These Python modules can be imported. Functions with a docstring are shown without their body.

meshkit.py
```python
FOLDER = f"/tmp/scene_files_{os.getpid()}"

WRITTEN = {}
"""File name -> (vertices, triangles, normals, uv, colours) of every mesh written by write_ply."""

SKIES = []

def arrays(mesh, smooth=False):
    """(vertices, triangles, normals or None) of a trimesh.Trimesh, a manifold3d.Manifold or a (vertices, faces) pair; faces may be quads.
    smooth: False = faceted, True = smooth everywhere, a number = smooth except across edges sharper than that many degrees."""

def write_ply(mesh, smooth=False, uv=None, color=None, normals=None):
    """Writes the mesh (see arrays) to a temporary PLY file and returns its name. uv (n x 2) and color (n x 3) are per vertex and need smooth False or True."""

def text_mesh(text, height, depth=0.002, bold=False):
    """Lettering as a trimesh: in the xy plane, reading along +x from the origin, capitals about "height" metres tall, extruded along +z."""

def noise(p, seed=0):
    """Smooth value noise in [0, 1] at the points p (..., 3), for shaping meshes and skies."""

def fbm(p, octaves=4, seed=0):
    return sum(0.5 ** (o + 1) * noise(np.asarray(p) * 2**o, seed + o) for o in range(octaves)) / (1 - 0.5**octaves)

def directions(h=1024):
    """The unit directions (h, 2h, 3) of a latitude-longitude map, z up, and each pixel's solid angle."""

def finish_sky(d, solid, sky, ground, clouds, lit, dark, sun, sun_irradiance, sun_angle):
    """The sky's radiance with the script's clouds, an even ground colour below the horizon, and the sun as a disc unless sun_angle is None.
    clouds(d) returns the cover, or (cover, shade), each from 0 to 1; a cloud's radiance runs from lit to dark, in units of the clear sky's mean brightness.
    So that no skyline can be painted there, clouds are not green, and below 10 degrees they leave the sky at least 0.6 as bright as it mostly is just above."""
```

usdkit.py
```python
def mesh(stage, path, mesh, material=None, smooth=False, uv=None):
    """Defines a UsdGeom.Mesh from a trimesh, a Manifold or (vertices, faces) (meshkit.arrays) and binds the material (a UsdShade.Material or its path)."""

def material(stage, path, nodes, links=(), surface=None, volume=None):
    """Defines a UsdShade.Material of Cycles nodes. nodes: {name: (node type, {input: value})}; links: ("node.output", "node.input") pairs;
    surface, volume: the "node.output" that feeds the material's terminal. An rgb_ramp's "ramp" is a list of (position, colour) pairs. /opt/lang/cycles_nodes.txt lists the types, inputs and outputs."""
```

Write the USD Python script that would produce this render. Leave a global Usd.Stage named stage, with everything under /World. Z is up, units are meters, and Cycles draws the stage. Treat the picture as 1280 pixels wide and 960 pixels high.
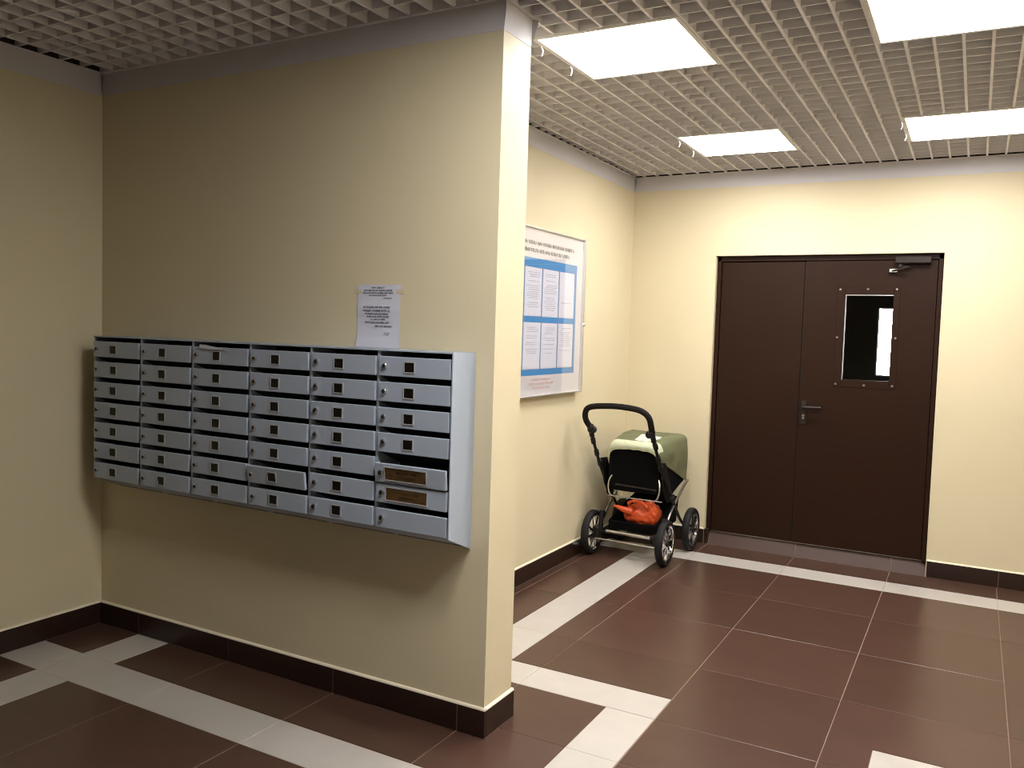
import math, random
import numpy as np
import trimesh
import usdkit, meshkit
from pxr import Usd, UsdGeom, UsdShade, Gf, Sdf

random.seed(7)
rng = np.random.default_rng(7)
stage = Usd.Stage.CreateInMemory()
UsdGeom.SetStageUpAxis(stage, UsdGeom.Tokens.z)
UsdGeom.SetStageMetersPerUnit(stage, 1.0)
UsdGeom.Xform.Define(stage, '/World')
UsdGeom.Scope.Define(stage, '/World/Looks')

# ------------------------------------------------------------------ camera, light, exposure
YAW, PITCH, ROLL = -0.502310, -0.058854, 0.030831
FOCAL, CAM_H, CX, CY = 1050.8, 1.4993, 640.4, 474.0      # pixels of the 1280 x 960 frame
EXPOSURE = 1.32
LAMP = 13.0                                              # radiance of a lit ceiling panel
WINDOW = 6.0                                             # radiance of the bright window of the vestibule
fwd = np.array([math.sin(YAW) * math.cos(PITCH), math.cos(YAW) * math.cos(PITCH), math.sin(PITCH)])
rgt = np.array([math.cos(YAW), -math.sin(YAW), 0.0])
upv = np.cross(rgt, fwd)
r2 = math.cos(ROLL) * rgt + math.sin(ROLL) * upv
u2 = -math.sin(ROLL) * rgt + math.cos(ROLL) * upv
cam = UsdGeom.Camera.Define(stage, '/World/camera')
cam.AddTransformOp().Set(Gf.Matrix4d(*[float(x) for x in (*r2, 0, *u2, 0, *(-fwd), 0, 0, 0, CAM_H, 1)]))
cam.CreateHorizontalApertureAttr(36.0)
cam.CreateVerticalApertureAttr(27.0)
cam.CreateFocalLengthAttr(36.0 * FOCAL / 1280)
cam.CreateHorizontalApertureOffsetAttr((640 - CX) / 1280 * 36.0)
cam.CreateVerticalApertureOffsetAttr((CY - 480) / 1280 * 36.0)
cam.CreateClippingRangeAttr(Gf.Vec2f(0.05, 100))
cam.CreateExposureAttr(EXPOSURE)

# ------------------------------------------------------------------ materials
M = {}


def mat(name, color, rough=0.5, metal=0.0, spec=0.5, bump=None, vary=None, coat=0.0, **extra):
    """Principled material; bump=(scale, strength); vary=(scale, amount, detail) mottles the colour."""
    n = {'p': ('principled_bsdf', {'base_color': color, 'roughness': rough, 'metallic': metal, 'specular_ior_level': spec, 'coat_weight': coat, **extra}),
         'g': ('texture_coordinate', {})}
    l = []
    if vary:
        n['vn'] = ('noise_texture', {'scale': vary[0], 'detail': vary[2] if len(vary) > 2 else 3.0})
        lo = tuple(c * (1 - vary[1]) for c in color); hi = tuple(min(1, c * (1 + vary[1])) for c in color)
        n['vr'] = ('rgb_ramp', {'ramp': [(0.3, lo), (0.7, hi)]})
        l += [('g.object', 'vn.vector'), ('vn.fac', 'vr.fac'), ('vr.color', 'p.base_color')]
    if bump:
        n['bn'] = ('noise_texture', {'scale': bump[0], 'detail': 3.0})
        n['b'] = ('bump', {'strength': bump[1], 'distance': 0.002})
        l += [('g.object', 'bn.vector'), ('bn.fac', 'b.height'), ('b.normal', 'p.normal')]
    M[name] = usdkit.material(stage, '/World/Looks/' + name, n, l, surface='p.BSDF')
    return M[name]


def emit(name, color, strength):
    M[name] = usdkit.material(stage, '/World/Looks/' + name, {'e': ('emission', {'color': color, 'strength': strength})}, [], surface='e.emission')


def pane(name, tint=(1, 1, 1)):
    M[name] = usdkit.material(stage, '/World/Looks/' + name, {
        't': ('transparent_bsdf', {'color': tint}), 'gl': ('glossy_bsdf', {'color': (1, 1, 1), 'roughness': 0.03}),
        'f': ('layer_weight', {'blend': 0.5}), 'q': ('math', {'math_type': 'power', 'value2': 4.0}),
        's': ('math', {'math_type': 'multiply_add', 'value2': 0.8, 'value3': 0.03}), 'm': ('mix_closure', {})},
        [('f.facing', 'q.value1'), ('q.value', 's.value1'), ('s.value', 'm.fac'), ('t.BSDF', 'm.closure1'), ('gl.BSDF', 'm.closure2')], surface='m.closure')


mat('wall_paint', (0.64, 0.560, 0.385), 0.55, bump=(90, 0.10), vary=(1.3, 0.02), spec=0.35)
mat('cornice_white', (0.58, 0.56, 0.59), 0.6)
mat('ceiling_metal', (0.74, 0.72, 0.76), 0.5)
mat('concrete', (0.16, 0.15, 0.14), 0.9, vary=(4, 0.15))
for k, c in enumerate([(0.069, 0.035, 0.025), (0.073, 0.037, 0.027), (0.066, 0.034, 0.024)]):
    mat(f'brown_tile_{k}', c, 0.27, bump=(140, 0.03), vary=(6, 0.05), spec=0.36)
for k, c in enumerate([(0.46, 0.425, 0.395), (0.475, 0.44, 0.405)]):
    mat(f'cream_tile_{k}', c, 0.33, bump=(140, 0.03), vary=(9, 0.03), spec=0.5)
mat('bare_wall_shade', (0.045, 0.04, 0.036), 0.95, vary=(5, 0.2))  # near-black tone paints in the shadow gap above the grid
mat('grout', (0.24, 0.165, 0.13), 0.9, vary=(30, 0.1))
mat('base_tile', (0.022, 0.009, 0.006), 0.35, vary=(6, 0.08))
mat('caulk', (0.78, 0.70, 0.55), 0.6)
mat('door_brown', (0.021, 0.0085, 0.0045), 0.42, bump=(220, 0.05), vary=(2, 0.05), spec=0.14)
mat('threshold_brown', (0.062, 0.034, 0.026), 0.5, vary=(6, 0.05), spec=0.25)
mat('dark_metal', (0.022, 0.015, 0.013), 0.4, spec=0.3)
mat('seal_black', (0.008, 0.007, 0.007), 0.7)
mat('steel', (0.62, 0.60, 0.58), 0.28, metal=1.0)
mat('chrome', (0.80, 0.80, 0.82), 0.12, metal=1.0)
mat('alu', (0.70, 0.70, 0.69), 0.38, metal=0.85)
mat('grey_paint', (0.36, 0.41, 0.495), 0.42, bump=(300, 0.04), spec=0.5)
mat('grey_shadow', (0.10, 0.105, 0.115), 0.6)
mat('plate_frame', (0.36, 0.36, 0.37), 0.4)
mat('plate_dark', (0.007, 0.005, 0.003), 0.35, vary=(60, 0.4), spec=0.25)
mat('slot_shade', (0.025, 0.026, 0.030), 0.7)  # shade inside the mailbox slots put into the colour
mat('plate_brass', (0.085, 0.047, 0.016), 0.33, vary=(25, 0.35))
mat('brass_print', (0.02, 0.012, 0.005), 0.5)
mat('paper', (0.60, 0.60, 0.69), 0.75, bump=(25, 0.05))
mat('ink', (0.10, 0.10, 0.13), 0.7)
mat('soft_ink', (0.46, 0.46, 0.52), 0.7)
mat('pink_print', (0.72, 0.50, 0.47), 0.7)
mat('board_sheet', (0.60, 0.575, 0.60), 0.5)
mat('board_blue', (0.055, 0.235, 0.52), 0.45)
mat('pocket_edge', (0.20, 0.29, 0.46), 0.4)
mat('tape', (0.60, 0.52, 0.34), 0.25)
mat('white_plastic', (0.82, 0.81, 0.79), 0.4)
mat('lamp_rim', (0.72, 0.71, 0.70), 0.45)
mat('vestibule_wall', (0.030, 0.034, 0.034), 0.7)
mat('rubber', (0.010, 0.010, 0.011), 0.62, spec=0.25, bump=(160, 0.2))
mat('black_plastic', (0.009, 0.008, 0.008), 0.38, spec=0.3)
mat('foam_grip', (0.008, 0.006, 0.005), 0.75, bump=(300, 0.2), spec=0.2)
mat('black_fabric', (0.0035, 0.0035, 0.0038), 0.95, bump=(500, 0.3), spec=0.08)
mat('olive_fabric', (0.135, 0.140, 0.070), 0.75, bump=(350, 0.35))
mat('mint_lining', (0.56, 0.60, 0.43), 0.42, bump=(45, 0.5))
mat('cloth_white', (0.76, 0.77, 0.66), 0.7, bump=(60, 0.5))
mat('orange_bag', (0.62, 0.085, 0.022), 0.38, bump=(35, 0.5))
emit('lamp_light', (1.0, 0.975, 0.94), LAMP)
emit('window_light', (0.96, 0.98, 1.0), WINDOW)
pane('clear_pane')

# ------------------------------------------------------------------ helpers
taken = {}


def numbered(parent, name):
    k = taken.get((parent, name), 0)
    taken[(parent, name)] = k + 1
    return name if k == 0 else f'{name}_{k:03d}'


def path_of(parent):
    return '/World' if parent is None else str(parent.GetPath())


def tag(p, label=None, category=None, group=None, kind=None):
    for k, v in (('label', label), ('category', category), ('group', group), ('kind', kind)):
        if v:
            p.SetCustomDataByKey(k, v)
    return p


def obj(name, mesh, material, parent=None, smooth=False, **data):
    pp = path_of(parent)
    if isinstance(mesh, list):
        mesh = trimesh.util.concatenate(mesh)
    off = origin.get(pp)
    if off is None and parent is not None:
        off = origin.get(str(parent.GetPath().GetParentPath()))
    if off is not None:
        mesh = mesh.copy(); mesh.apply_translation(-np.array(off))
    if parent is None and data.get('pivot') is not None:
        pass
    data.pop('pivot', None)
    p = usdkit.mesh(stage, pp + '/' + numbered(pp, name), mesh, M[material], smooth=smooth).GetPrim()
    return tag(p, **data)


origin = {}


def thing(name, loc, label=None, category=None, group=None, kind=None):
    """An Xform at the thing's base; its parts are modelled in world coordinates and shifted by obj()."""
    p = UsdGeom.Xform.Define(stage, '/World/' + numbered('/World', name))
    p.AddTranslateOp().Set(Gf.Vec3d(*map(float, loc)))
    origin[str(p.GetPath())] = loc
    return tag(p.GetPrim(), label, category, group, kind)


def box(x0, x1, y0, y1, z0, z1):
    b = trimesh.creation.box([x1 - x0, y1 - y0, z1 - z0])
    b.apply_translation([(x0 + x1) / 2, (y0 + y1) / 2, (z0 + z1) / 2])
    return b


def bbox(x0, x1, y0, y1, z0, z1, b=0.003):
    """Box with chamfered edges (hull of the 24 corner points)."""
    P = []
    for x, sx in ((x0, 1), (x1, -1)):
        for y, sy in ((y0, 1), (y1, -1)):
            for z, sz in ((z0, 1), (z1, -1)):
                P += [(x + sx * b, y + sy * b, z), (x + sx * b, y, z + sz * b), (x, y + sy * b, z + sz * b)]
    return trimesh.Trimesh(P).convex_hull


def top_bevel(x0, x1, y0, y1, z0, z1, b=0.0015):
    """Tile: flat box whose upper edges are chamfered; 20 triangles."""
    lo = [(x0, y0, z0), (x1, y0, z0), (x1, y1, z0), (x0, y1, z0)]
    mi = [(x, y, z1 - b) for x, y, _ in lo]
    hi = [(x0 + b, y0 + b, z1), (x1 - b, y0 + b, z1), (x1 - b, y1 - b, z1), (x0 + b, y1 - b, z1)]
    v = lo + mi + hi
    f = []
    for s in (0, 4):
        for k in range(4):
            a, c = s + k, s + (k + 1) % 4
            f += [(a, c, c + 4), (a, c + 4, a + 4)]
    f += [(8, 9, 10), (8, 10, 11), (0, 2, 1), (0, 3, 2)]
    return trimesh.Trimesh(v, f, process=False)


def prism(poly, axis, a, b):
    """Polygon extruded along an axis from a to b. poly is given in the two other axes, in order."""
    from shapely.geometry import Polygon
    m = trimesh.creation.extrude_polygon(Polygon(poly), b - a, engine='earcut')
    v = np.array(m.vertices); w = np.zeros_like(v)
    o = [k for k in range(3) if k != axis]
    w[:, o[0]], w[:, o[1]], w[:, axis] = v[:, 0], v[:, 1], v[:, 2] + a
    m = trimesh.Trimesh(w, m.faces, process=False)
    m.fix_normals()
    return m


def spline(pts, n=6):
    P = np.array(pts, float); Q = np.vstack([2 * P[0] - P[1], P, 2 * P[-1] - P[-2]]); out = []
    for i in range(1, len(Q) - 2):
        p0, p1, p2, p3 = Q[i - 1:i + 3]
        for t in np.linspace(0, 1, n, endpoint=False):
            out.append(0.5 * (2 * p1 + (p2 - p0) * t + (2 * p0 - 5 * p1 + 4 * p2 - p3) * t * t + (3 * p1 - p0 - 3 * p2 + p3) * t ** 3))
    return np.vstack([out, P[-1]])


def tube(pts, r, n=10, closed=False):
    P = np.array(pts, float); m = len(P)
    R = np.full(m, r) if np.ndim(r) == 0 else np.array(r)
    T = np.roll(P, -1, 0) - np.roll(P, 1, 0) if closed else np.gradient(P, axis=0)
    T /= np.linalg.norm(T, axis=1)[:, None]
    a = np.array([0, 0, 1.0]) if abs(T[0][2]) < 0.9 else np.array([1.0, 0, 0])
    V = []
    for k in range(m):
        a = a - T[k] * (a @ T[k]); a /= np.linalg.norm(a)
        b = np.cross(T[k], a)
        for j in range(n):
            th = 2 * math.pi * j / n
            V.append(P[k] + R[k] * (math.cos(th) * a + math.sin(th) * b))
    F = []
    for k in range(m if closed else m - 1):
        for j in range(n):
            A, B = k * n + j, k * n + (j + 1) % n
            C, D = ((k + 1) % m) * n + (j + 1) % n, ((k + 1) % m) * n + j
            F += [(A, B, C), (A, C, D)]
    if not closed:
        c0, c1 = len(V), len(V) + 1
        V += [P[0], P[-1]]
        for j in range(n):
            F += [(c0, (j + 1) % n, j), (c1, (m - 1) * n + j, (m - 1) * n + (j + 1) % n)]
    return trimesh.Trimesh(V, F, process=False)


def cyl(c, axis, r, h, n=20, bev=0.0):
    """Cylinder centred at c along axis (0, 1, 2), its rims bevelled."""
    prof = [(0, -h / 2), (r - bev, -h / 2), (r, -h / 2 + bev), (r, h / 2 - bev), (r - bev, h / 2), (0, h / 2)] if bev else [(0, -h / 2), (r, -h / 2), (r, h / 2), (0, h / 2)]
    m = trimesh.creation.revolve(prof, sections=n)
    if axis == 0:
        m.apply_transform(trimesh.transformations.rotation_matrix(math.pi / 2, [0, 1, 0]))
    if axis == 1:
        m.apply_transform(trimesh.transformations.rotation_matrix(-math.pi / 2, [1, 0, 0]))
    m.apply_translation(c)
    return m


def text_marks(place, x0, x1, z, h, words=None, seed=0, glyphs=True, t=0.0004):
    """Illegible print: small strokes on a line from x0 to x1 at height z; place(u, v, w) -> point."""
    r = random.Random(seed); out = []; x = x0

    def quad(a, b, c, d):
        P = [place(a, c, t), place(b, c, t), place(b, d, t), place(a, d, t), place(a, c, 0), place(b, c, 0), place(b, d, 0), place(a, d, 0)]
        return trimesh.Trimesh(P).convex_hull
    while x < x1 - h:
        n = r.randint(3, 9)
        for _ in range(n):
            if x > x1 - h * 0.5:
                break
            w = h * r.uniform(0.5, 0.75)
            if glyphs:
                out.append(quad(x, x + w * 0.28, z, z + h))
                k = r.choice([0.0, 0.4, 0.8])
                out.append(quad(x + w * 0.2, x + w * 0.8, z + h * k, z + h * (k + 0.2)))
                if r.random() < 0.6:
                    out.append(quad(x + w * 0.6, x + w * 0.85, z, z + h * r.choice([0.6, 1.0])))
            else:
                out.append(quad(x, x + w * 0.75, z, z + h * r.uniform(0.7, 1.0)))
            x += w
        x += h * 0.55
    return out


# ------------------------------------------------------------------ the setting
XL0, XP, XF, XR = -3.70, -1.507, -2.283, 1.02            # left wall, partition end, notice wall, right wall
YN, YM, YP, YB = -4.6, 2.605, 2.809, 5.960               # near wall, mailbox wall, back of partition, door wall
ZC, ZS = 2.65, 3.0                                      # underside of the open-cell ceiling, slab above
GX0, GX1, GY = -1.650, -0.205, 5.995                     # door opening, face of the door frame
DT = 2.066                                               # top of the door opening
ST = {'kind': 'structure'}

floor = thing('floor', (0, 0, 0), 'dark brown tiled lobby floor with cream tile bands', None, None, 'structure')
obj('grout_bed', [box(XL0, XR, YN, YM, -0.10, -0.0018), box(-7.3, XL0, YN, 0.95, -0.10, -0.0018), box(XP, XR, YM - 0.01, YP + 0.01, -0.10, -0.0018), box(XF, XR, YP, YB + 0.02, -0.10, -0.0018)], 'grout', floor)

from shapely.geometry import Polygon, box as sbox
from shapely.ops import unary_union
XC, YC = -7.3, 0.95                                      # unlit side passage, added on the left to lessen bounce light
ROOM = Polygon([(XC, YN), (XC, YC), (XL0, YC), (XL0, YM), (XP, YM), (XP, YP), (XF, YP), (XF, YB), (XR, YB), (XR, YN)])
G = 0.0017
xl = [-1.62 + 0.604 * k if k > 0 else -1.62 + 0.598 * k for k in range(-10, 6)]
yl_near = [2.102 - 0.6 * k for k in range(0, 12)][::-1]
yl = yl_near + [2.702, 3.087, 3.682, 4.285, 4.878, 5.449, 5.673, YB + 0.02]
BANDS = [  # cream bands (x0, x1, y0, y1)
    (XL0, XP + 0.6 - 0.113, 2.102, 2.313), (-3.413, -3.200, YN, YM),
    (-1.988, -1.773, YP - 0.02, 5.449), (XF, -1.019, 3.090, 3.297), (-1.220, -1.019, YN, 3.090),
    (-0.25, XR, 3.090, 3.290), (-0.25, -0.05, YN, 3.090), (XF, XR, 5.449, 5.673)]
BANDS[0] = (XL0, -1.220, 2.102, 2.313)
band_area = unary_union([sbox(a, c, b, d) for a, b, c, d in BANDS])


def lay(region, xs, ys, name, mats, gaps=G):
    k = 0
    for i in range(len(xs) - 1):
        for j in range(len(ys) - 1):
            g = sbox(xs[i], ys[j], xs[i + 1], ys[j + 1]).intersection(region)
            for q in getattr(g, 'geoms', [g]):
                if q.is_empty or q.area < 4e-4 or q.geom_type != 'Polygon':
                    continue
                x0, y0, x1, y1 = q.bounds
                if min(x1 - x0, y1 - y0) < 0.008:
                    continue
                h = rng.uniform(-0.0003, 0.0)
                if abs(q.area - (x1 - x0) * (y1 - y0)) < 1e-5:
                    m = top_bevel(x0 + gaps, x1 - gaps, y0 + gaps, y1 - gaps, -0.008, h)
                else:                                          # a tile notched around a corner
                    q = q.buffer(-gaps, join_style=2)
                    m = trimesh.creation.extrude_polygon(q, 0.008 + h, engine='earcut')
                    m.apply_translation([0, 0, -0.008])
                obj(name, m, mats[k % len(mats)] if k % 3 else mats[rng.integers(len(mats))], floor)
                k += 1


EDGE = ROOM.buffer(-0.009, join_style=2)
lay(EDGE.difference(band_area), sorted(xl + [XC, XR]), yl, 'tile', ['brown_tile_0', 'brown_tile_1', 'brown_tile_2'])
for (a, b, c, d) in BANDS:
    rest = sbox(a, c, b, d).intersection(EDGE)
    for (e, f_, g_, h_) in BANDS[:BANDS.index((a, b, c, d))]:
        rest = rest.difference(sbox(e, g_, f_, h_))
    along = (b - a) > (d - c)
    xs = [XL0 - 0.1] + [x for x in xl if x > XL0] + [XR + 0.1] if along else [a - 0.01, b + 0.01]
    ys = [c - 0.01, d + 0.01] if along else [YN - .1] + [y for y in yl[:-1] if y != 5.673] + [YB]
    lay(rest, xs, ys, 'cream_tile', ['cream_tile_0', 'cream_tile_1'], 0.0006)
# sloping tiles of the door threshold
tx = [GX0 + 0.028, -1.019, -0.412, GX1]
for a, b in zip(tx[:-1], tx[1:]):
    obj('threshold_tile', prism([(YB - 0.004, -0.006), (YB - 0.001, 0.0), (6.022, 0.078), (6.06, 0.078), (6.06, -0.006)], 0, a + 0.0016, b - 0.0016), 'threshold_brown', floor)
obj('grout_bed', prism([(YB - 0.002, -0.01), (6.022, 0.0755), (6.05, 0.0755), (6.05, -0.01)], 0, GX0, GX1), 'grout', floor)

W = 0.2
obj('wall_left', box(XL0 - W, XL0, YC, YM + W, -0.1, ZS), 'wall_paint', **ST)
obj('wall_added_passage', [box(XC, XL0 - W, YC, YC + W, -0.1, ZS), box(XC - W, XC, YN - W, YC + W, -0.1, ZS)], 'wall_paint', **ST)  # walls of the added passage, unseen, drawing bounce off the left corner
obj('wall_partition', box(XL0 - 0.02, XP, YM, YP, -0.1, ZS), 'wall_paint', label='cream partition wall carrying the mailboxes', **ST)
obj('wall_far_left', box(XF - W, XF, YP, YB + W, -0.1, ZS), 'wall_paint', label='cream side wall with the notice board', **ST)
obj('wall_right', box(XR, XR + W, YN - W, YB + W, -0.1, ZS), 'wall_paint', **ST)
obj('wall_near', box(XC, XR, YN - W, YN, -0.1, ZS), 'wall_paint', **ST)
obj('wall_back', [box(XF, GX0, YB, YB + W, -0.1, ZS), box(GX1, XR, YB, YB + W, -0.1, ZS), box(GX0, GX1, YB, YB + W, DT, ZS)], 'wall_paint', label='cream end wall around the double door', **ST)


def offset_ring(d):
    return [np.array(p) for p in ROOM.buffer(-d, join_style=2, mitre_limit=10).exterior.coords[:-1]]


# white band at the top of the walls and the wall angle that carries the grid, one mitred length per wall
corners = list(ROOM.exterior.coords[:-1])
corners = corners[::-1] if Polygon(corners).exterior.is_ccw is False else corners
CC = [np.array(p) for p in corners]


def inset(k, d):
    n = len(CC); p, a, b = CC[k], CC[k - 1], CC[(k + 1) % n]
    e1, e2 = (p - a) / np.linalg.norm(p - a), (b - p) / np.linalg.norm(b - p)
    n1, n2 = np.array([-e1[1], e1[0]]), np.array([-e2[1], e2[0]])
    return p + d * (n1 + n2)


def ring(name, profile, material, **data):
    for k in range(len(CC)):
        j = (k + 1) % len(CC)
        v = [(*inset(i, d), z) for i in (k, j) for d, z in profile]
        n = len(profile); f = []
        for a in range(n):
            b = (a + 1) % n
            f += [(a, b, n + b), (a, n + b, n + a)]
        for a in range(1, n - 1):
            f += [(0, a + 1, a), (n, n + a, n + a + 1)]
        m = trimesh.Trimesh(v, f, process=False); m.fix_normals()
        trims.append(1)
        tag(usdkit.mesh(stage, f'/World/trim_{len(trims)}', m, M[material], smooth=25).GetPrim(), kind='structure', **data)


trims = []
ring('band', [(0.0, 2.546), (0.0012, 2.5465), (0.0012, 2.6475), (0.0195, 2.6475), (0.0205, 2.6495), (0.0, 2.6495)], 'cornice_white', label='white painted band and wall angle under the grid ceiling')
ring('bare', [(0.0, 2.651), (0.0015, 2.651), (0.0015, ZS - .001), (0.0, ZS - .001)], 'bare_wall_shade', label='bare wall above the grid ceiling, its shadow gap painted dark')  # dark liner, the shade behind the grid edge put into its colour

# tiled baseboards with a bead of light caulk on top
BH, BT = 0.103, 0.010


def baseboard(side, axis, fixed, sgn, a, b, cuts, ext=(0, 0)):
    """Runs along axis (0: x, 1: y) from a to b on the plane "fixed"; sgn: side the room lies on."""
    t = thing('baseboard_' + side, (0, 0, 0), None, None, None, 'structure')
    cs = sorted([a - ext[0]] + [c for c in cuts if a + 0.01 < c < b - 0.01] + [b + ext[1]])
    f0, f1 = sorted((fixed, fixed + sgn * BT))
    for p, q in zip(cs[:-1], cs[1:]):
        e = bbox(p + .001, q - .001, f0, f1, 0.0005, BH, 0.0015) if axis == 0 else bbox(f0, f1, p + .001, q - .001, 0.0005, BH, 0.0015)
        obj('tile', e, 'base_tile', t)
    lo, hi = a - ext[0], b + ext[1]
    g0, g1 = sorted((fixed, fixed + sgn * (BT - 0.001)))
    obj('grout', box(lo + .0015, hi - .0015, *sorted((fixed, fixed + sgn * (BT - .0015))), 0, BH - .002) if axis == 0 else box(*sorted((fixed, fixed + sgn * (BT - .0015))), lo + .0015, hi - .0015, 0, BH - .002), 'grout', t)
    prof = [(fixed - sgn * .001, BH - .001), (fixed + sgn * (BT - .0005), BH - .001), (fixed + sgn * (BT - .002), BH + .004), (fixed + sgn * .002, BH + .008), (fixed - sgn * .001, BH + .008)]
    obj('caulk', prism(prof, axis, lo + .001, hi - .001), 'caulk', t)


baseboard('left', 1, XL0, 1, YC, YM - BT, [2.0, 1.4], (BT, 0))
baseboard('passage', 0, YC, -1, XC, XL0, [XL0 - .6 * k for k in range(1, 7)])  # belongs to the added side passage
baseboard('partition', 0, YM, -1, XL0, XP, [-2.814, -2.216, -1.618, -3.41], (0, BT))
baseboard('partition_end', 1, XP, 1, YM, YP, [], (0, BT))
baseboard('partition_rear', 0, YP, 1, XF + BT, XP, [-1.9])
baseboard('far_left', 1, XF, 1, YP + BT, YB - BT, [2.9 + .6 * k for k in range(6)] + [4.0])
baseboard('back_left', 0, YB, -1, XF + BT, GX0 - 0.004, [-2.0])
baseboard('back_right', 0, YB, -1, GX1 + 0.004, XR - BT, [.2, .8])
baseboard('right', 1, XR, -1, YN, YB - BT, [YN + .6 * k for k in range(1, 18)])
baseboard('near', 0, YN, 1, XC + BT, XR - BT, [XC + .6 * k for k in range(1, 15)])
t = thing('baseboard_jamb', (0, 0, 0), None, None, None, 'structure')
obj('tile', bbox(GX0, GX0 + 0.026, YB - BT, GY + 0.02, 0.0005, BH, .0015), 'base_tile', t)

# open-cell metal ceiling: 100 mm cells of 10 mm blades, cut out around the light panels
LX, LY = (-1.305, -0.105), (-0.31, 1.69, 3.29, 5.09)
LIGHTS = [(LX[0], LY[2]), (LX[0], LY[3]), (LX[1], LY[2]), (LX[1], LY[3]), (LX[1], LY[1]), (LX[0] + 0.4, LY[1])]
HOLE = 0.2985
cells = ROOM.buffer(-0.003, join_style=2)
for (x, y) in LIGHTS:
    cells = cells.difference(sbox(x - HOLE, y - HOLE, x + HOLE, y + HOLE))
ceiling = thing('ceiling', (0, 0, 0), 'white open-cell metal grid ceiling', None, None, 'structure')
obj('slab', box(XC - W, XR + W, YN - W, YB + W, ZS, ZS + 0.12), 'concrete', ceiling)
B2, B3, BZ = 0.0055, 0.0032, 0.050


def blades(name, fixed_list, axis):
    for c in fixed_list:
        s = sbox(c - B2, YN, c + B2, YB) if axis == 1 else sbox(XC, c - B3, XR, c + B3)
        g = s.intersection(cells)
        for q in getattr(g, 'geoms', [g]):
            if q.is_empty or q.geom_type != 'Polygon':
                continue
            x0, y0, x1, y1 = q.bounds
            if max(x1 - x0, y1 - y0) < 0.03 or min(x1 - x0, y1 - y0) < 0.004:
                continue
            obj(name, box(x0, x1, y0, y1, ZC + (0 if axis == 1 else 0.0006), ZC + BZ), 'ceiling_metal', ceiling)


blades('runner', [LX[0] - 0.3 + 0.1 * k for k in range(-57, 27)], 1)
blades('crossbar', [LY[2] - 0.3 + 0.1 * k for k in range(-77, 30)], 0)

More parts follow.
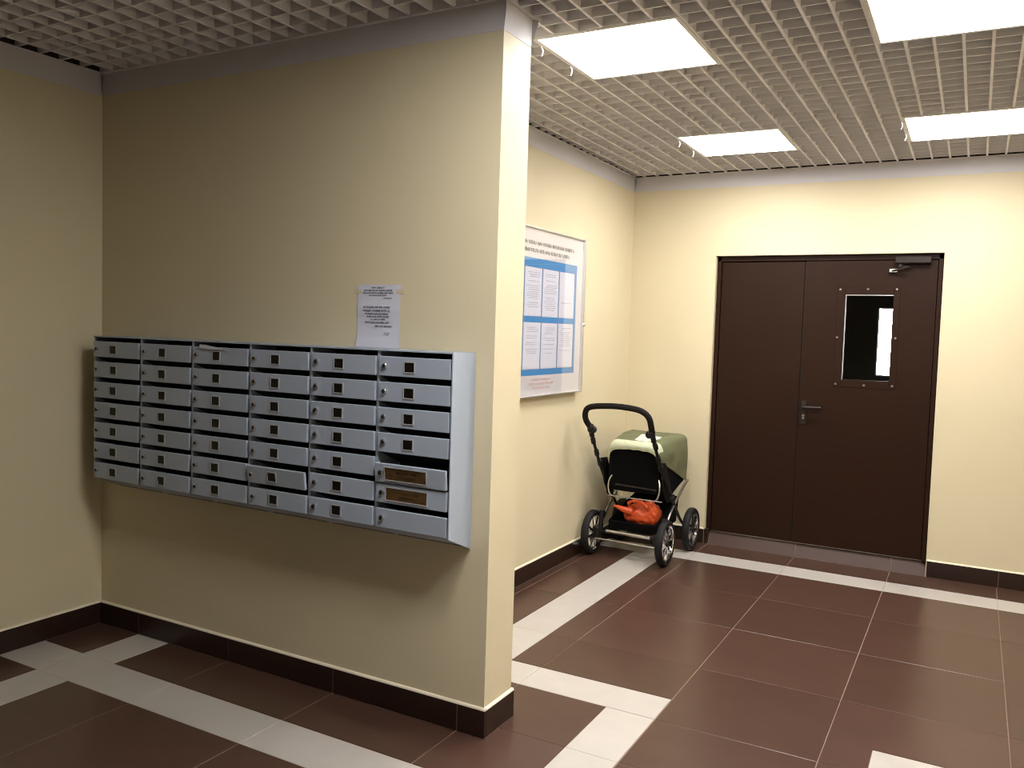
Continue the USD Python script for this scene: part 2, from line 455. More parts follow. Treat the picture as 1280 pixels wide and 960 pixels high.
# ------------------------------------------------------------------ ceiling lights
WHERE = ['lit square ceiling panel nearest the top of the mailbox partition', 'lit square ceiling panel above the notice board and stroller, smallest in view',
         'lit square ceiling panel at the top right corner of the photo', 'lit square ceiling panel above the double door, at the right edge of the photo',
         'lit square ceiling panel in the lobby axis nearest the camera, outside the photo', 'lit square ceiling panel close in front of the mailbox wall, outside the photo']
for k, (x, y) in enumerate(LIGHTS):
    t = thing('ceiling_light', (x, y, ZC), WHERE[k], 'ceiling light', 'square light panels in the grid ceiling')
    s, r = 0.2955, 0.280
    rim = [box(x - s, x + s, y - s, y - r, ZC - .004, ZC + .022), box(x - s, x + s, y + r, y + s, ZC - .004, ZC + .022), box(x - s, x - r, y - r, y + r, ZC - .004, ZC + .022), box(x + r, x + s, y - r, y + r, ZC - .004, ZC + .022)]
    obj('rim', rim, 'lamp_rim', t)
    obj('housing', [box(x - s, x + s, y - s, y + s, ZC + .024, ZC + .07)], 'lamp_rim', t)
    obj('diffuser', box(x - r, x + r, y - r, y + r, ZC + .001, ZC + .012), 'lamp_light', t)
    for dy in (-0.21, 0.07) if k != 2 else ():
        p = [(x - s - .004, y + dy, ZC + .012), (x - s - .006, y + dy + .003, ZC - .006), (x - s - .001, y + dy + .008, ZC - .020), (x - s - .008, y + dy + .012, ZC - .040)]
        obj('hanging_clip', tube(spline(p, 5), 0.0024, 6), 'white_plastic', t, smooth=40)

# ------------------------------------------------------------------ door with its vestibule
door = thing('door_1', (GX0, GY, 0), 'dark brown steel double door with a small glazed window', None, None, 'structure')
FW = 0.030
FB = 0.080
LF = 6.003                                               # face of the leaves
obj('door_frame', [bbox(GX0 + .002, GX0 + FW, GY, GY + .09, FB, DT - .001), bbox(GX1 - FW, GX1 - .002, GY, GY + .09, FB, DT - .001), bbox(GX0 + .002, GX1 - .002, GY, GY + .09, DT - FW - .008, DT - .001)], 'door_brown', door)
obj('threshold_strip', bbox(GX0 + FW, GX1 - FW, 6.03, 6.09, 0.074, 0.086, .002), 'steel', door)
SPLIT = -1.045
leafL = obj('door_leaf', bbox(GX0 + FW + .004, SPLIT - .003, LF + .002, LF + .055, 0.090, DT - FW - .012, .003), 'door_brown', door)
px0, px1, pz0, pz1 = -0.781, -0.486, 1.232, 1.803
L0, L1, Z0, Z1 = SPLIT + .004, GX1 - FW - .004, 0.090, DT - FW - .012
pieces = [box(L0, px0, LF, LF + .055, Z0, Z1), box(px1, L1, LF, LF + .055, Z0, Z1), box(px0, px1, LF, LF + .055, Z0, pz0), box(px0, px1, LF, LF + .055, pz1, Z1)]
leafR = obj('door_leaf', pieces, 'door_brown', door)
obj('door_stop', [box(GX0 + FW - .002, GX0 + FW + .02, LF + .056, LF + .08, FB, DT - .03), box(GX1 - FW - .02, GX1 - FW + .002, LF + .056, LF + .08, FB, DT - .03), box(GX0 + FW, GX1 - FW, LF + .056, LF + .08, Z1 - .02, DT - .03)], 'door_brown', door)
obj('meeting_seal', box(SPLIT - .003, SPLIT + .004, LF + .012, LF + .04, .09, Z1), 'seal_black', door)
e = .013
obj('glazing_frame', [bbox(px0 - .05, px0, LF - .003, LF + .006, pz0 - .05, pz1 + .05, .002), bbox(px1, px1 + .04, LF - .003, LF + .006, pz0 - .05, pz1 + .05, .002), bbox(px0, px1, LF - .003, LF + .006, pz0 - .05, pz0, .002), bbox(px0, px1, LF - .003, LF + .006, pz1, pz1 + .05, .002)], 'door_brown', leafR)
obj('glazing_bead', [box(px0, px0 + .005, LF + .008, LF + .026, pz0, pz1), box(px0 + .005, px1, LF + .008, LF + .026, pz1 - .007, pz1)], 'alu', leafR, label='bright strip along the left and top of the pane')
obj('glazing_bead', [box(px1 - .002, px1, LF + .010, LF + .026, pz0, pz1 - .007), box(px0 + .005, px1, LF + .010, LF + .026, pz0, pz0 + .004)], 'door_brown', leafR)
obj('glass_pane', box(px0 + .002, px1 - .002, LF + .027, LF + .031, pz0 + .002, pz1 - .002), 'clear_pane', leafR)
for sx, sz in ((-.814, 1.835), (-.643, 1.838), (-.470, 1.837), (-.820, 1.515), (-.463, 1.52), (-.815, 1.202), (-.637, 1.202), (-.466, 1.206)):
    obj('screw', cyl((sx, LF - .005, sz), 1, .0075, .008, 12, .002), 'steel', leafR, smooth=40)
obj('handle_plate', bbox(-1.030, -0.992, LF - .008, LF + .001, 0.915, 1.075, .003), 'dark_metal', leafR)
obj('door_handle', [tube(spline([(-1.011, LF - .005, 1.033), (-1.011, LF - .045, 1.033), (-1.004, LF - .055, 1.033), (-.97, LF - .057, 1.034), (-.89, LF - .055, 1.036)], 6), .0105, 12)], 'dark_metal', leafR, smooth=50, label='black lever handle')
obj('lock_cylinder', [cyl((-1.011, LF - .011, .972), 1, .0085, .010, 16, .001), box(-1.016, -1.006, LF - .016, LF - .006, .950, .972)], 'steel', leafR, label='bright key cylinder')
obj('door_closer', [bbox(-.487, -.275, 5.952, GY + .002, 2.000, 2.046, .006), cyl((-.455, 5.974, 1.992), 2, .014, .03, 16)], 'dark_metal', door)
arm = [tube([(-.455, 5.974, 1.983), (-.40, 5.93, 1.975)], .007, 8), tube([(-.40, 5.93, 1.975), (-.50, 5.975, 1.955)], .006, 8)]
obj('closer_arm', arm, 'dark_metal', door)
obj('closer_shoe', [bbox(-.52, -.47, LF - .03, LF + .001, 1.945, 1.97, .003)], 'steel', door)

# dark vestibule behind the glass, with a bright tall window
vy0, vy1 = YB + W, 8.6
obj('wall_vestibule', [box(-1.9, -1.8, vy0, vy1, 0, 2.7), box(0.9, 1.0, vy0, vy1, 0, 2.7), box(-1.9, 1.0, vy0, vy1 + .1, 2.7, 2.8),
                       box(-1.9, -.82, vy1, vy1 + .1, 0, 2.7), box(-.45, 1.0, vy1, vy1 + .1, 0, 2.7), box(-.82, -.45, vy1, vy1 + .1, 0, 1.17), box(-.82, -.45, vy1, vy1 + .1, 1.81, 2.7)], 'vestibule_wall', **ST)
obj('floor_vestibule', box(-1.9, 1.0, vy0 - .12, vy1 + .1, -.05, .074), 'brown_tile_0', **ST)
w = thing('window_1', (-.635, vy1, 1.17), 'bright window seen through the door glass', None, None, 'structure')
obj('window_frame', [box(-.82, -.812, vy1 + .01, vy1 + .06, 1.17, 1.81), box(-.458, -.45, vy1 + .01, vy1 + .06, 1.17, 1.81), box(-.812, -.458, vy1 + .01, vy1 + .06, 1.802, 1.81), box(-.812, -.458, vy1 + .01, vy1 + .06, 1.17, 1.178)], 'white_plastic', w)
obj('pane', box(-.812, -.458, vy1 + .03, vy1 + .04, 1.178, 1.802), 'window_light', w)

# ------------------------------------------------------------------ mailboxes
MX = [-3.5515, -3.226, -2.898, -2.562, -2.239, -1.9134, -1.5873]
MZ0, MZ1, MF = 0.757, 1.409, 2.463                       # bottom, top, front edge of the casing
ROW = (MZ1 - MZ0) / 7
LABELS = ['leftmost column of grey steel mailboxes, in the dark corner by the left wall', 'second column of grey steel mailboxes from the left, all doors shut and clean',
          'third column of grey steel mailboxes from the left, mail poking out of its top slot', 'fourth column of grey steel mailboxes from the left, its sixth door a little ajar',
          'fifth column of grey steel mailboxes from the left, under the white paper notice', 'rightmost column of grey steel mailboxes, with two wide brass nameplates and a loose door']
for c in range(6):
    x0, x1 = MX[c], MX[c + 1]
    t = thing('mailbox_unit', ((x0 + x1) / 2, YM, MZ0), LABELS[c], 'mailboxes', 'steel mailbox columns hung side by side on the partition wall')
    dv = .0055
    side = [(MF, MZ0), (MF, MZ1), (YM - .002, MZ1), (YM - .002, MZ0 - .062)]
    cas = [prism(side, 0, x0 + .0003, x0 + dv), prism(side, 0, x1 - dv, x1 - .0003)]
    cas += [box(x0 + .0003, x1 - .0003, MF - .006, YM - .002, MZ1 - .001, MZ1 + .004)]
    obj('casing', cas, 'grey_paint', t)
    obj('back_panel', box(x0 + dv, x1 - dv, YM - .005, YM - .002, MZ0 - .06, MZ1), 'slot_shade', t)
    if c == 5:
        obj('side_cover', prism([(MF - .010, MZ0 - .002), (MF - .010, MZ1 + .004), (YM - .002, MZ1 + .004), (YM - .002, MZ0 - .066)], 0, x1 - .0003, x1 + .004), 'grey_paint', t)
    for r_ in range(7):
        zt = MZ1 - r_ * ROW
        zb = zt - ROW
        # sloping shelf under each compartment
        obj('shelf', prism([(MF + .004, zb + .001), (MF + .004, zb + .003), (YM - .006, zb - .055), (YM - .006, zb - .057)], 0, x0 + dv, x1 - dv), 'slot_shade' if r_ < 6 else 'grey_paint', t)
        rr = random.Random(100 * c + r_)
        tilt = rr.uniform(-.0015, .0015); drop = 0.0; out = 0.0; roll = rr.uniform(-.002, .002)
        if c == 3 and r_ == 5:
            out, tilt = .004, .010; roll = -.004
        if c == 2 and r_ == 4:
            roll = -.003
        if c == 2 and r_ == 5:
            out, roll = .002, .004
        if c == 5 and r_ == 4:
            drop, out, roll, tilt = -.0165, .008, .000, .006
        if c == 5 and r_ == 5:
            out, roll = .003, .002
        dz0, dz1 = zb + .0015, zt - .0205
        dx0, dx1 = x0 + dv + .0015, x1 - dv - .0025
        yf = MF - .009
        pivot = np.array([(dx0 + dx1) / 2, MF, dz0])
        T = trimesh.transformations.translation_matrix([0, -out, drop]) @ trimesh.transformations.translation_matrix(pivot) @ \
            trimesh.transformations.rotation_matrix(tilt / .07, [1, 0, 0]) @ trimesh.transformations.rotation_matrix(roll, [0, 1, 0]) @ trimesh.transformations.translation_matrix(-pivot)

        def put(m):
            m = trimesh.util.concatenate(m) if isinstance(m, list) else m
            m = m.copy(); m.apply_transform(T); return m
        d = obj('door', put(bbox(dx0, dx1, yf, MF + .004, dz0, dz1, .0018)), 'grey_paint', t)
        zm = (dz0 + dz1) / 2
        lx = dx0 + .030
        obj('lock', put(cyl((lx, yf - .004, zm + .002), 1, .0105, .011, 18, .002)), 'chrome', d, smooth=40, label='round chrome lock')
        obj('keyhole', put(cyl((lx - .0012, yf - .0095, zm + .0012), 1, .0072, .0012, 14)), 'seal_black', d)
        if c == 5 and r_ in (4, 5):
            a, b, z0_, z1_ = dx0 + .048, dx0 + .228, zm - .022, zm + .022
            mt = 'plate_brass'
        elif c == 5 and r_ == 6:
            continue
        else:
            pc = x0 + .444 * (x1 - x0)
            a, b, z0_, z1_ = pc - .0205, pc + .0205, zm - .017, zm + .017
            mt = 'plate_dark'
        q = .004
        obj('plate_frame', put([box(a - q, b + q, yf - .003, yf + .001, z0_ - q, z0_), box(a - q, b + q, yf - .003, yf + .001, z1_, z1_ + q), box(a - q, a, yf - .003, yf + .001, z0_, z1_), box(b, b + q, yf - .003, yf + .001, z0_, z1_)]), 'plate_frame', d)
        obj('nameplate' if mt == 'plate_brass' else 'number_plate', put(box(a, b, yf - .0012, yf + .001, z0_, z1_)), mt, d, label='wide brown brass nameplate' if mt == 'plate_brass' else None)
        if mt == 'plate_brass':
            pl = lambda u, v, w, yy=yf: (u, yy - .0013 - w, v)
            obj('printed_text', put(text_marks(pl, a + .05, b - .03, zm + .003, .009, seed=r_) + text_marks(pl, a + .06, b - .04, zm - .013, .008, seed=r_ + 9)), 'brass_print', d)

# ------------------------------------------------------------------ mail poking out of the third column
pm = [prism([(-2.843, 1.3835), (-2.842, 1.3975), (-2.815, 1.3965), (-2.668, 1.3815), (-2.785, 1.3785)], 1, 2.4490, 2.4512),
      prism([(2.4490, 1.3962), (2.4490, 1.3946), (2.52, 1.3930), (2.52, 1.3946)], 0, -2.842, -2.822)]
t = thing('letter', (-2.79, 2.45, 1.39), 'white folded letter poking out of the top slot of the third mailbox column', 'letter')
obj('sheet', pm, 'paper', t)

# ------------------------------------------------------------------ paper notice above the mailboxes
t = thing('notice_sheet', (-2.03, YM, 1.4135), 'white typed paper notice taped to the wall above the mailboxes', 'notice')


def sheet(x0, x1, z0, z1, base, curl, nx=10, nz=14, th=.0006, lean=0.0):
    V = []; F = []
    for s in (0, 1):
        for i in range(nz + 1):
            for k in range(nx + 1):
                u, v = k / nx, i / nz
                x = x0 + (x1 - x0) * u + lean * v
                V.append((x, base - s * th - curl(u, v), z0 + (z1 - z0) * v))
    n = (nx + 1) * (nz + 1)
    for i in range(nz):
        for k in range(nx):
            a = i * (nx + 1) + k; b, c2, d2 = a + 1, a + nx + 2, a + nx + 1
            F += [(a, b, c2), (a, c2, d2), (n + a, n + c2, n + b), (n + a, n + d2, n + c2)]
    rim = [k for k in range(nx + 1)] + [i * (nx + 1) + nx for i in range(1, nz + 1)] + [nz * (nx + 1) + k for k in range(nx - 1, -1, -1)] + [i * (nx + 1) for i in range(nz - 1, 0, -1)]
    for a, b in zip(rim, rim[1:] + rim[:1]):
        F += [(a, n + b, b), (a, n + a, n + b)]
    m = trimesh.Trimesh(V, F, process=False); m.fix_normals(); return m


curl = lambda u, v: .0015 + .010 * max(0, .18 - v) / .18 * (1 - u) + .004 * math.exp(-((v - .60) / .06) ** 2) + .002 * u * (1 - u)
obj('sheet', sheet(-2.133, -1.929, 1.4145, 1.6565, YM, curl, lean=.003), 'paper', t, smooth=60)
LINES = [(-2.065, -2.00, 1.642, .006), (-2.10, -1.962, 1.632, .0055), (-2.105, -1.96, 1.622, .0055), (-2.075, -1.99, 1.614, .0035), (-2.005, -1.96, 1.603, .004),
         (-2.10, -1.965, 1.567, .0065), (-2.10, -1.968, 1.553, .0075), (-2.09, -1.972, 1.542, .0055), (-2.085, -1.975, 1.531, .006), (-2.065, -1.995, 1.521, .005), (-2.093, -1.972, 1.508, .007), (-2.045, -1.96, 1.494, .006)]
pl = lambda u, v, w: (u, YM - .0022 - curl((u + 2.133) / .204, (v - 1.4145) / .242) - w, v)
marks = []
for k, (a, b, z, h) in enumerate(LINES):
    marks += text_marks(pl, a, b, z, h, seed=50 + k)
obj('printed_text', marks, 'ink', t)
obj('signature', tube([pl(-1.992 + .012 * math.cos(.7 * s) + .0006 * s, 1.468 + .006 * math.sin(1.1 * s), .0004) for s in range(24)], .0006, 5), 'soft_ink', t)
obj('tape', [bbox(-1.945, -1.905, YM - .0024, YM - .0002, 1.622, 1.638, .0003)], 'tape', t)
obj('tape', [bbox(-2.15, -2.115, YM - .0024, YM - .0002, 1.622, 1.636, .0003)], 'tape', t)

# ------------------------------------------------------------------ notice board
by0, by1, bz0, bz1, bx = 3.85, 5.015, 1.110, 2.092, -2.252
t = thing('notice_board', (XF, (by0 + by1) / 2, bz0), 'glazed notice board with blue bands and paper sheets on the side wall', 'notice board')
obj('back_panel', box(XF + .001, bx, by0 + .005, by1 - .005, bz0 + .005, bz1 - .005), 'board_sheet', t)
fr = .020
fx0, fx1 = XF + .001, bx + .016
obj('frame', [bbox(fx0, fx1, by0, by0 + fr, bz0, bz1, .002), bbox(fx0, fx1, by1 - fr, by1, bz0, bz1, .002), bbox(fx0, fx1, by0 + fr, by1 - fr, bz0, bz0 + .010, .002), bbox(fx0, fx1, by0 + fr, by1 - fr, bz1 - .010, bz1, .002)], 'alu', t)
obj('hinge_rail', [tube([(fx1 - .004, by1 - .004, bz0), (fx1 - .004, by1 - .004, bz1)], .005, 10)], 'alu', t)
yc = [4.88 - .2255 * k for k in range(4, -1, -1)]
for z0_, z1_ in ((1.862, 1.916), (1.545, 1.580), (1.236, 1.272)):
    obj('blue_band', box(bx, bx + .0008, yc[0] - .03, yc[-1] + .032, z0_, z1_), 'board_blue', t)
for y in yc:
    wv = .004 if y != yc[-1] else .012
    obj('divider_strip', box(bx, bx + .0035, y - wv + (.012 if y == yc[-1] else 0), y + wv + (.012 if y == yc[-1] else 0), 1.272, 1.862), 'pocket_edge' if y != yc[-1] else 'board_blue', t)
pl = lambda u, v, w: (bx + .0022 + w, u, v)
for i in range(4):
    for j, (z0_, z1_) in enumerate(((1.582, 1.860), (1.275, 1.544))):
        a, b = yc[i] + .007, yc[i + 1] - .007
        sh = obj('paper_sheet', box(bx + .0008, bx + .002, a, b, z0_, z1_), 'paper', t)
        mk = []; r = random.Random(i * 7 + j)
        z = z1_ - .03
        while z > z0_ + (.03 if j == 0 and i < 3 else .08):
            if i == 3 and j == 0 and z > z0_ + .10:
                z -= .02
                continue
            ind = r.uniform(.02, .06)
            mk += text_marks(pl, a + ind, b - r.uniform(.02, .06), z, .0055, seed=r.randint(0, 9999), glyphs=False)
            z -= r.choice([.012, .012, .012, .026])
        if mk:
            obj('printed_text', mk, 'soft_ink', sh)
obj('title_print', text_marks(pl, 4.00, 4.86, 1.992, .020, seed=3) + text_marks(pl, 4.04, 4.80, 1.948, .021, seed=4), 'ink', t)
obj('footer_print', text_marks(pl, 4.33, 4.60, 1.205, .012, seed=5) + text_marks(pl, 4.30, 4.62, 1.180, .014, seed=6) + text_marks(pl, 4.34, 4.58, 1.155, .011, seed=7), 'pink_print', t)
obj('glass_pane', box(bx + .009, bx + .012, by0 + fr - .002, by1 - fr + .002, bz0 + .008, bz1 - .008), 'clear_pane', t)
obj('lock_knob', cyl((fx1 + .005, by1 - .009, 1.545), 0, .009, .014, 14, .002), 'steel', t, smooth=40)

# ------------------------------------------------------------------ stroller
S = thing('baby_stroller', (-1.945, 5.42, 0), 'black baby stroller with an olive green cover, parked in the corner by the door', 'stroller')
A0 = math.radians(2.0)


def wheel(cx, cy, R=.149):
    w0 = trimesh.creation.revolve([(R - .034, -.019), (R - .012, -.024), (R - .003, -.018), (R, -.008), (R, .008), (R - .003, .018), (R - .012, .024), (R - .034, .019), (R - .034, -.019)], sections=40)
    RX = trimesh.transformations.rotation_matrix(math.pi / 2, [0, 1, 0])

    def at(m):
        m = m.copy(); m.apply_transform(RX); m.apply_translation([cx, cy, R]); return m
    wh = obj('wheel', at(w0), 'rubber', S, smooth=40)
    rim = trimesh.creation.revolve([(R - .040, -.017), (R - .033, -.021), (R - .033, .021), (R - .040, .017), (R - .040, -.017)], sections=40)
    obj('rim', at(rim), 'chrome', wh, smooth=40)
    sp = []
    for k in range(8):
        th = 2 * math.pi * (k + .3) / 8
        d, n_ = np.array([math.cos(th), math.sin(th), 0]), np.array([-math.sin(th), math.cos(th), 0])
        P = []
        for rad, hw, zz in ((.012, .0095, .016), (R - .036, .0065, .010)):
            for s in (-1, 1):
                for q in (-1, 1):
                    P.append(d * rad + n_ * hw * s + np.array([0, 0, zz * q]))
        sp.append(trimesh.Trimesh(P).convex_hull)
    obj('spokes', at(trimesh.util.concatenate(sp)), 'chrome', wh)
    obj('hub', at(cyl((0, 0, 0), 2, .022, .046, 20, .004)), 'black_plastic', wh, smooth=40)


XW0, XW1 = -2.215, -1.692
wheel(XW0 + .005, 5.215); wheel(XW1, 5.200); wheel(XW1 + .018, 5.700); wheel(XW0 + .023, 5.712)
# rear axle, lower bar and end blocks
obj('axle', [tube([(XW0 + .02, 5.213, .162), (XW1 - .03, 5.203, .162)], .0085, 12)], 'black_plastic', S, smooth=40)
obj('axle_sleeve', [tube([(XW0 + .11, 5.205, .170), (XW1 - .10, 5.198, .170)], .0125, 14)], 'steel', S, smooth=40)
obj('brake_bar', [tube([(XW0 + .05, 5.15, .125), (XW1 - .05, 5.14, .125)], .006, 10)], 'steel', S, smooth=40)
for x, y in ((XW0 + .052, 5.20), (XW1 - .050, 5.19)):
    obj('axle_block', bbox(x - .022, x + .022, y - .05, y + .04, .115, .205, .01), 'black_plastic', S)
obj('front_axle', tube([(XW0 + .04, 5.712, .149), (XW1 + .0, 5.70, .149)], .009, 12), 'black_plastic', S, smooth=40)
for s, x, fx in ((-1, -2.150, -2.150), (1, -1.735, -1.712)):
    # black handle tube runs from the grip joint down to the front wheel, silver leg from the cover to the rear wheel
    obj('push_arm', tube(spline([(x + s * .000, 4.985, .880), (x + s * .004, 5.08, .745), (x + s * .008, 5.20, .600), (fx, 5.34, .440), (fx, 5.55, .250), (fx, 5.69, .165)], 6), .0105, 12), 'black_plastic', S, smooth=40)
    for yy, zz in ((5.035, .808), (5.10, .722), (5.16, .648)):
        obj('arm_sleeve', tube([(x + s * .004, yy, zz), (x + s * .006, yy + .022, zz - .030)], .0165, 12), 'black_plastic', S, smooth=40)
    obj('rear_leg', tube(spline([(fx, 5.70, .490), (fx, 5.56, .430), (fx, 5.38, .335), (fx - s * .0, 5.25, .235), (fx, 5.205, .185)], 6), .0085, 10), 'steel', S, smooth=40)
    obj('pivot_hub', cyl((fx + s * .004, 5.36, .415), 0, .028, .030, 20, .005), 'black_plastic', S, smooth=40)
    obj('pivot_hub', cyl((fx + s * .002, 5.245, .275), 0, .024, .034, 20, .005), 'black_plastic', S, smooth=40)
    obj('suspension', [tube([(fx, 5.225, .300), (fx, 5.205, .170)], .015, 12)], 'black_plastic', S, smooth=40)
    # pale loop at the lower corner of the seat back
    xx = -2.083 if s < 0 else -1.765
    obj('side_loop', tube(spline([(xx, 5.235, .560), (xx + s * .016, 5.215, .52), (xx + s * .018, 5.205, .47), (xx + s * .004, 5.205, .425), (xx - s * .03, 5.22, .405)], 5), .0055, 8), 'steel', S, smooth=40)
    obj('side_plate', prism([(5.17, .665), (5.27, .66), (5.40, .49), (5.42, .40), (5.34, .385), (5.25, .49)], 0, x - .006 if s > 0 else x - .004, x + .004 if s > 0 else x + .006), 'black_plastic', S)
    obj('grip_joint', [cyl((x - s * .002, 4.985, .880), 0, .030, .030, 20, .006), tube([(x, 4.975, .895), (x + s * .002, 5.02, .825)], .017, 12), cyl((x - s * .016, 4.985, .872), 1, .024, .034, 18, .006)], 'black_plastic', S, smooth=35)
hp = spline([(-2.150, 4.985, .885), (-2.165, 4.965, .915), (-2.172, 4.945, .950), (-2.165, 4.930, .990), (-2.140, 4.920, 1.018), (-2.08, 4.915, 1.032), (-1.945, 4.912, 1.040), (-1.82, 4.915, 1.030), (-1.765, 4.920, 1.010), (-1.738, 4.930, .978), (-1.731, 4.945, .940), (-1.735, 4.985, .885)], 6)
obj('handlebar', tube(hp, .019, 14), 'foam_grip', S, smooth=40, label='black foam covered handlebar')
obj('cross_bar', [tube([(-2.10, 5.20, .415), (-1.722, 5.195, .415)], .004, 8)], 'steel', S, smooth=40)
obj('cross_bar', [tube([(-2.06, 5.225, .490), (-1.775, 5.225, .480)], .006, 8)], 'dark_metal', S, smooth=40)


# olive cover: loft of cross-sections from the handle end (t=0) to the far end (t=1)
def body_pt(tt, a):
    """a in [0,1] runs over the left side, the top and the right side."""
    y = 5.205 + .455 * tt
    hw = .170 + .048 * tt ** .8
    xc = -1.935 + .004 * tt
    top = .772 + .040 * tt + .018 * math.sin(math.pi * tt)
    low = .675 - .185 * tt ** 1.1
    c = .045
    if a < .3:
        s = a / .3; x, z = -hw - .006 * math.sin(math.pi * s), low + (top - c - low) * s
    elif a < .4:
        th = (a - .3) / .1 * math.pi / 2; x, z = -hw + c - c * math.cos(th), top - c + c * math.sin(th)
    elif a < .6:
        s = (a - .4) / .2; x, z = -hw + c + (2 * hw - 2 * c) * s, top
    elif a < .7:
        th = (a - .6) / .1 * math.pi / 2; x, z = hw - c + c * math.sin(th), top - c + c * math.cos(th)
    else:
        s = (a - .7) / .3; x, z = hw + .006 * math.sin(math.pi * s), top - c - (top - c - low) * s
    return np.array([xc + x, y, z])


NT, NA = 22, 60
V = []; F = []
hollow = lambda u, tt: .045 * math.exp(-((u - .08) / .52) ** 4) * (1 / (1 + math.exp(-(tt - .30) / .04))) * (1 / (1 + math.exp((tt - .86) / .035)))
for lay_ in (0, 1):
    for i in range(NT + 1):
        for k in range(NA + 1):
            tt, a = i / NT, k / NA
            p = body_pt(tt, a)
            if .38 < a < .62:
                p[2] -= hollow((a - .5) / .1, tt)
            w_ = (meshkit.noise(np.array([p * 14])) - .5)[0] * .012
            ctr = np.array([-1.935, p[1], .62]); d = p - ctr; d /= np.linalg.norm(d)
            V.append(p + d * (w_ - .006 * lay_))
n = (NT + 1) * (NA + 1)
for i in range(NT):
    for k in range(NA):
        a = i * (NA + 1) + k; b, c_, d_ = a + 1, a + NA + 2, a + NA + 1
        F += [(a, c_, b), (a, d_, c_), (n + a, n + b, n + c_), (n + a, n + c_, n + d_)]
rim = [k for k in range(NA + 1)] + [i * (NA + 1) + NA for i in range(1, NT + 1)] + [NT * (NA + 1) + k for k in range(NA - 1, -1, -1)] + [i * (NA + 1) for i in range(NT - 1, 0, -1)]
for a, b in zip(rim, rim[1:] + rim[:1]):
    F += [(a, b, n + b), (a, n + b, n + a)]
m = trimesh.Trimesh(V, F, process=False); m.fix_normals()
cover = obj('cover', m, 'olive_fabric', S, smooth=55, label='olive green fabric cover')
# far end of the cover, closed and rounded
V = []; F = []; NR = 8
for i in range(NR + 1):
    for k in range(NA + 1):
        p = body_pt(1.0, k / NA); th = i / NR * math.pi / 2
        c0 = np.array([-1.931, p[1], .62]); q = c0 + (p - c0) * math.cos(th) ** .45
        q[1] += .045 * math.sin(th); V.append(q)
for i in range(NR):
    for k in range(NA):
        a = i * (NA + 1) + k; b, c_, d_ = a + 1, a + NA + 2, a + NA + 1
        F += [(a, b, c_), (a, c_, d_)]
obj('cover_end', trimesh.Trimesh(V, F, process=False), 'olive_fabric', cover, smooth=60)
# pale folded flap over the opening that faces the handle
V = []; F = []; NU, NV = 30, 8
for lay_ in (0, 1):
    for i in range(NV + 1):
        for k in range(NU + 1):
            u, v = k / NU, i / NV
            a = .27 + .46 * u
            if v < .4:
                p = body_pt(.14 * (1 - v / .4), a) + np.array([0, 0, .004])
                p[1] -= .004
            else:
                p = body_pt(0, a); s = (v - .4) / .6
                arch = .075 - .040 * math.sin(math.pi * u) ** .8
                p[2] -= arch * s if .3 < a < .7 else .045 * s
                p[1] -= .007 + .004 * math.sin(s * 3)
            p = p + (meshkit.noise(np.array([p * 30]), 3) - .5)[0] * np.array([.003, .010, .005])
            p[1] += .004 * lay_; p[2] -= .003 * lay_
            V.append(p)
n = (NU + 1) * (NV + 1)
for i in range(NV):
    for k in range(NU):
        a = i * (NU + 1) + k; b, c_, d_ = a + 1, a + NU + 2, a + NU + 1
        F += [(a, b, c_), (a, c_, d_), (n + a, n + c_, n + b), (n + a, n + d_, n + c_)]
m = trimesh.Trimesh(V, F, process=False); m.fix_normals()
obj('folded_flap', m, 'mint_lining', cover, smooth=60, label='pale mint folded flap')
# crumpled white lining in the hollow of the cover
V = []; F = []; NX, NY = 26, 16
for i in range(NY + 1):
    for k in range(NX + 1):
        u, v = k / NX, i / NY
        x, y = -1.885 + (u - .5) * .245 + .012 * math.sin(7 * v), 5.435 + (v - .5) * .200 + .012 * math.sin(9 * u)
        edge = min(1, 6 * min(u, 1 - u, v, 1 - v))
        z = .770 + edge * (.027 + .050 * (meshkit.fbm(np.array([[x * 16, y * 16, .3]]), 3, 5)[0] - .3))
        V.append((x, y, z))
for i in range(NY):
    for k in range(NX):
        a = i * (NX + 1) + k
        F += [(a, a + 1, a + NX + 2), (a, a + NX + 2, a + NX + 1)]
obj('crumpled_lining', trimesh.Trimesh(V, F, process=False), 'cloth_white', cover, smooth=70, label='white crumpled lining')
# black seat shell under the cover: sides, back panel facing the handle, floor
shell = [trimesh.Trimesh([(-2.108, 5.222, .745), (-1.762, 5.222, .745), (-1.755, 5.226, .47), (-2.112, 5.226, .47), (-2.108, 5.236, .745), (-1.762, 5.236, .745), (-1.755, 5.240, .47), (-2.112, 5.240, .47)]).convex_hull]
for s in (-1, 1):
    P = []
    for dx in (0, .012):
        P += [(-1.933 + s * (.172 - dx), 5.23, .72), (-1.933 + s * (.176 - dx), 5.23, .46), (-1.931 + s * (.205 - dx), 5.66, .50), (-1.931 + s * (.205 - dx), 5.66, .70), (-1.932 + s * (.19 - dx), 5.45, .42)]
    shell.append(trimesh.Trimesh(P).convex_hull)
shell.append(trimesh.Trimesh([(-2.11, 5.23, .475), (-1.757, 5.23, .475), (-2.10, 5.45, .425), (-1.765, 5.45, .425), (-2.13, 5.66, .51), (-1.73, 5.66, .51), (-2.11, 5.23, .455), (-1.757, 5.23, .455), (-2.10, 5.45, .405), (-1.765, 5.45, .405), (-2.13, 5.66, .49), (-1.73, 5.66, .49)]).convex_hull)
obj('seat_shell', shell, 'black_fabric', S)
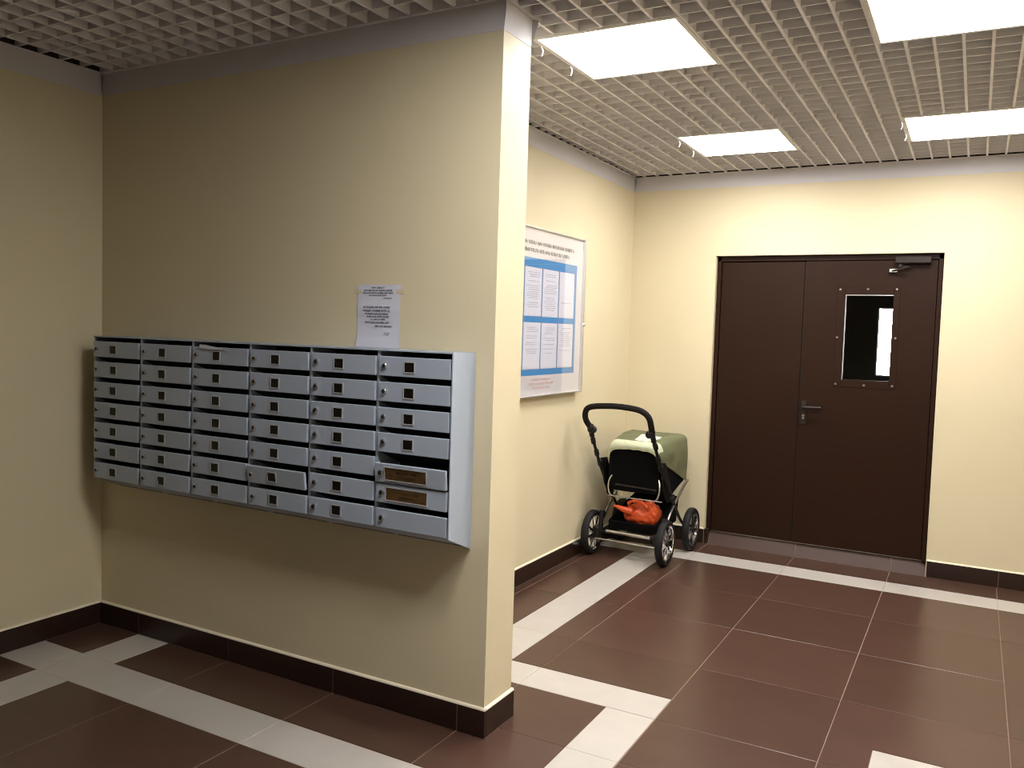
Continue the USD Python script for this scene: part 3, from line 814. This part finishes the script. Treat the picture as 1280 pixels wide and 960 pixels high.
# black basket hung under the seat
bk = []
for (ya, za), (yb, zb) in (((5.205, .245), (5.225, .185)), ((5.225, .185), (5.66, .20)), ((5.66, .20), (5.70, .36))):
    bk.append(trimesh.Trimesh([(x, y + dy, z + dz) for x in (-2.085, -1.775) for (y, z) in ((ya, za), (yb, zb)) for dy, dz in ((0, 0), (.006, .006))]).convex_hull)
for x in (-2.091, -1.775):
    bk.append(prism([(5.205, .245), (5.225, .185), (5.66, .20), (5.70, .36), (5.45, .31)], 0, x, x + .006))
obj('basket', bk, 'black_fabric', S)

# ------------------------------------------------------------------ orange bag in the basket
import manifold3d
t = thing('carrier_bag', (-1.90, 5.30, .20), 'crumpled orange bag with a loop handle in the stroller basket', 'bag')
pts = []
for cx, cy, cz, r in ((-1.90, 5.32, .325, .080), (-1.83, 5.31, .330, .065), (-1.96, 5.31, .300, .045), (-1.85, 5.36, .32, .07), (-1.93, 5.37, .30, .07), (-1.84, 5.30, .375, .045)):
    s = trimesh.creation.icosphere(2, r); s.apply_translation([cx, cy, cz]); pts.append(s)
bag = trimesh.util.concatenate(pts).convex_hull.subdivide().subdivide()
v = np.array(bag.vertices); nrm = np.array(bag.vertex_normals)
v = v + nrm * ((meshkit.fbm(v * 16, 3, 2) - .5) * .06)[:, None]
v[:, 2] = np.maximum(v[:, 2] - .03, .208); v[:, 1] = np.maximum(v[:, 1], 5.238); v[:, 0] = np.minimum(v[:, 0], -1.783)
obj('sack', trimesh.Trimesh(v, bag.faces, process=False), 'orange_bag', t, smooth=50)
obj('loop_handle', tube(spline([(-1.955, 5.27, .330), (-1.965, 5.238, .365), (-1.935, 5.220, .392), (-1.885, 5.220, .394), (-1.845, 5.226, .375), (-1.83, 5.245, .340)], 6), [.011 + .003 * math.sin(i) for i in range(31)], 8), 'orange_bag', t, smooth=50)
obj('trailing_corner', tube(spline([(-1.95, 5.26, .315), (-2.00, 5.240, .325), (-2.04, 5.232, .338), (-2.068, 5.230, .343)], 6), np.linspace(.030, .005, 19), 8), 'orange_bag', t, smooth=50)
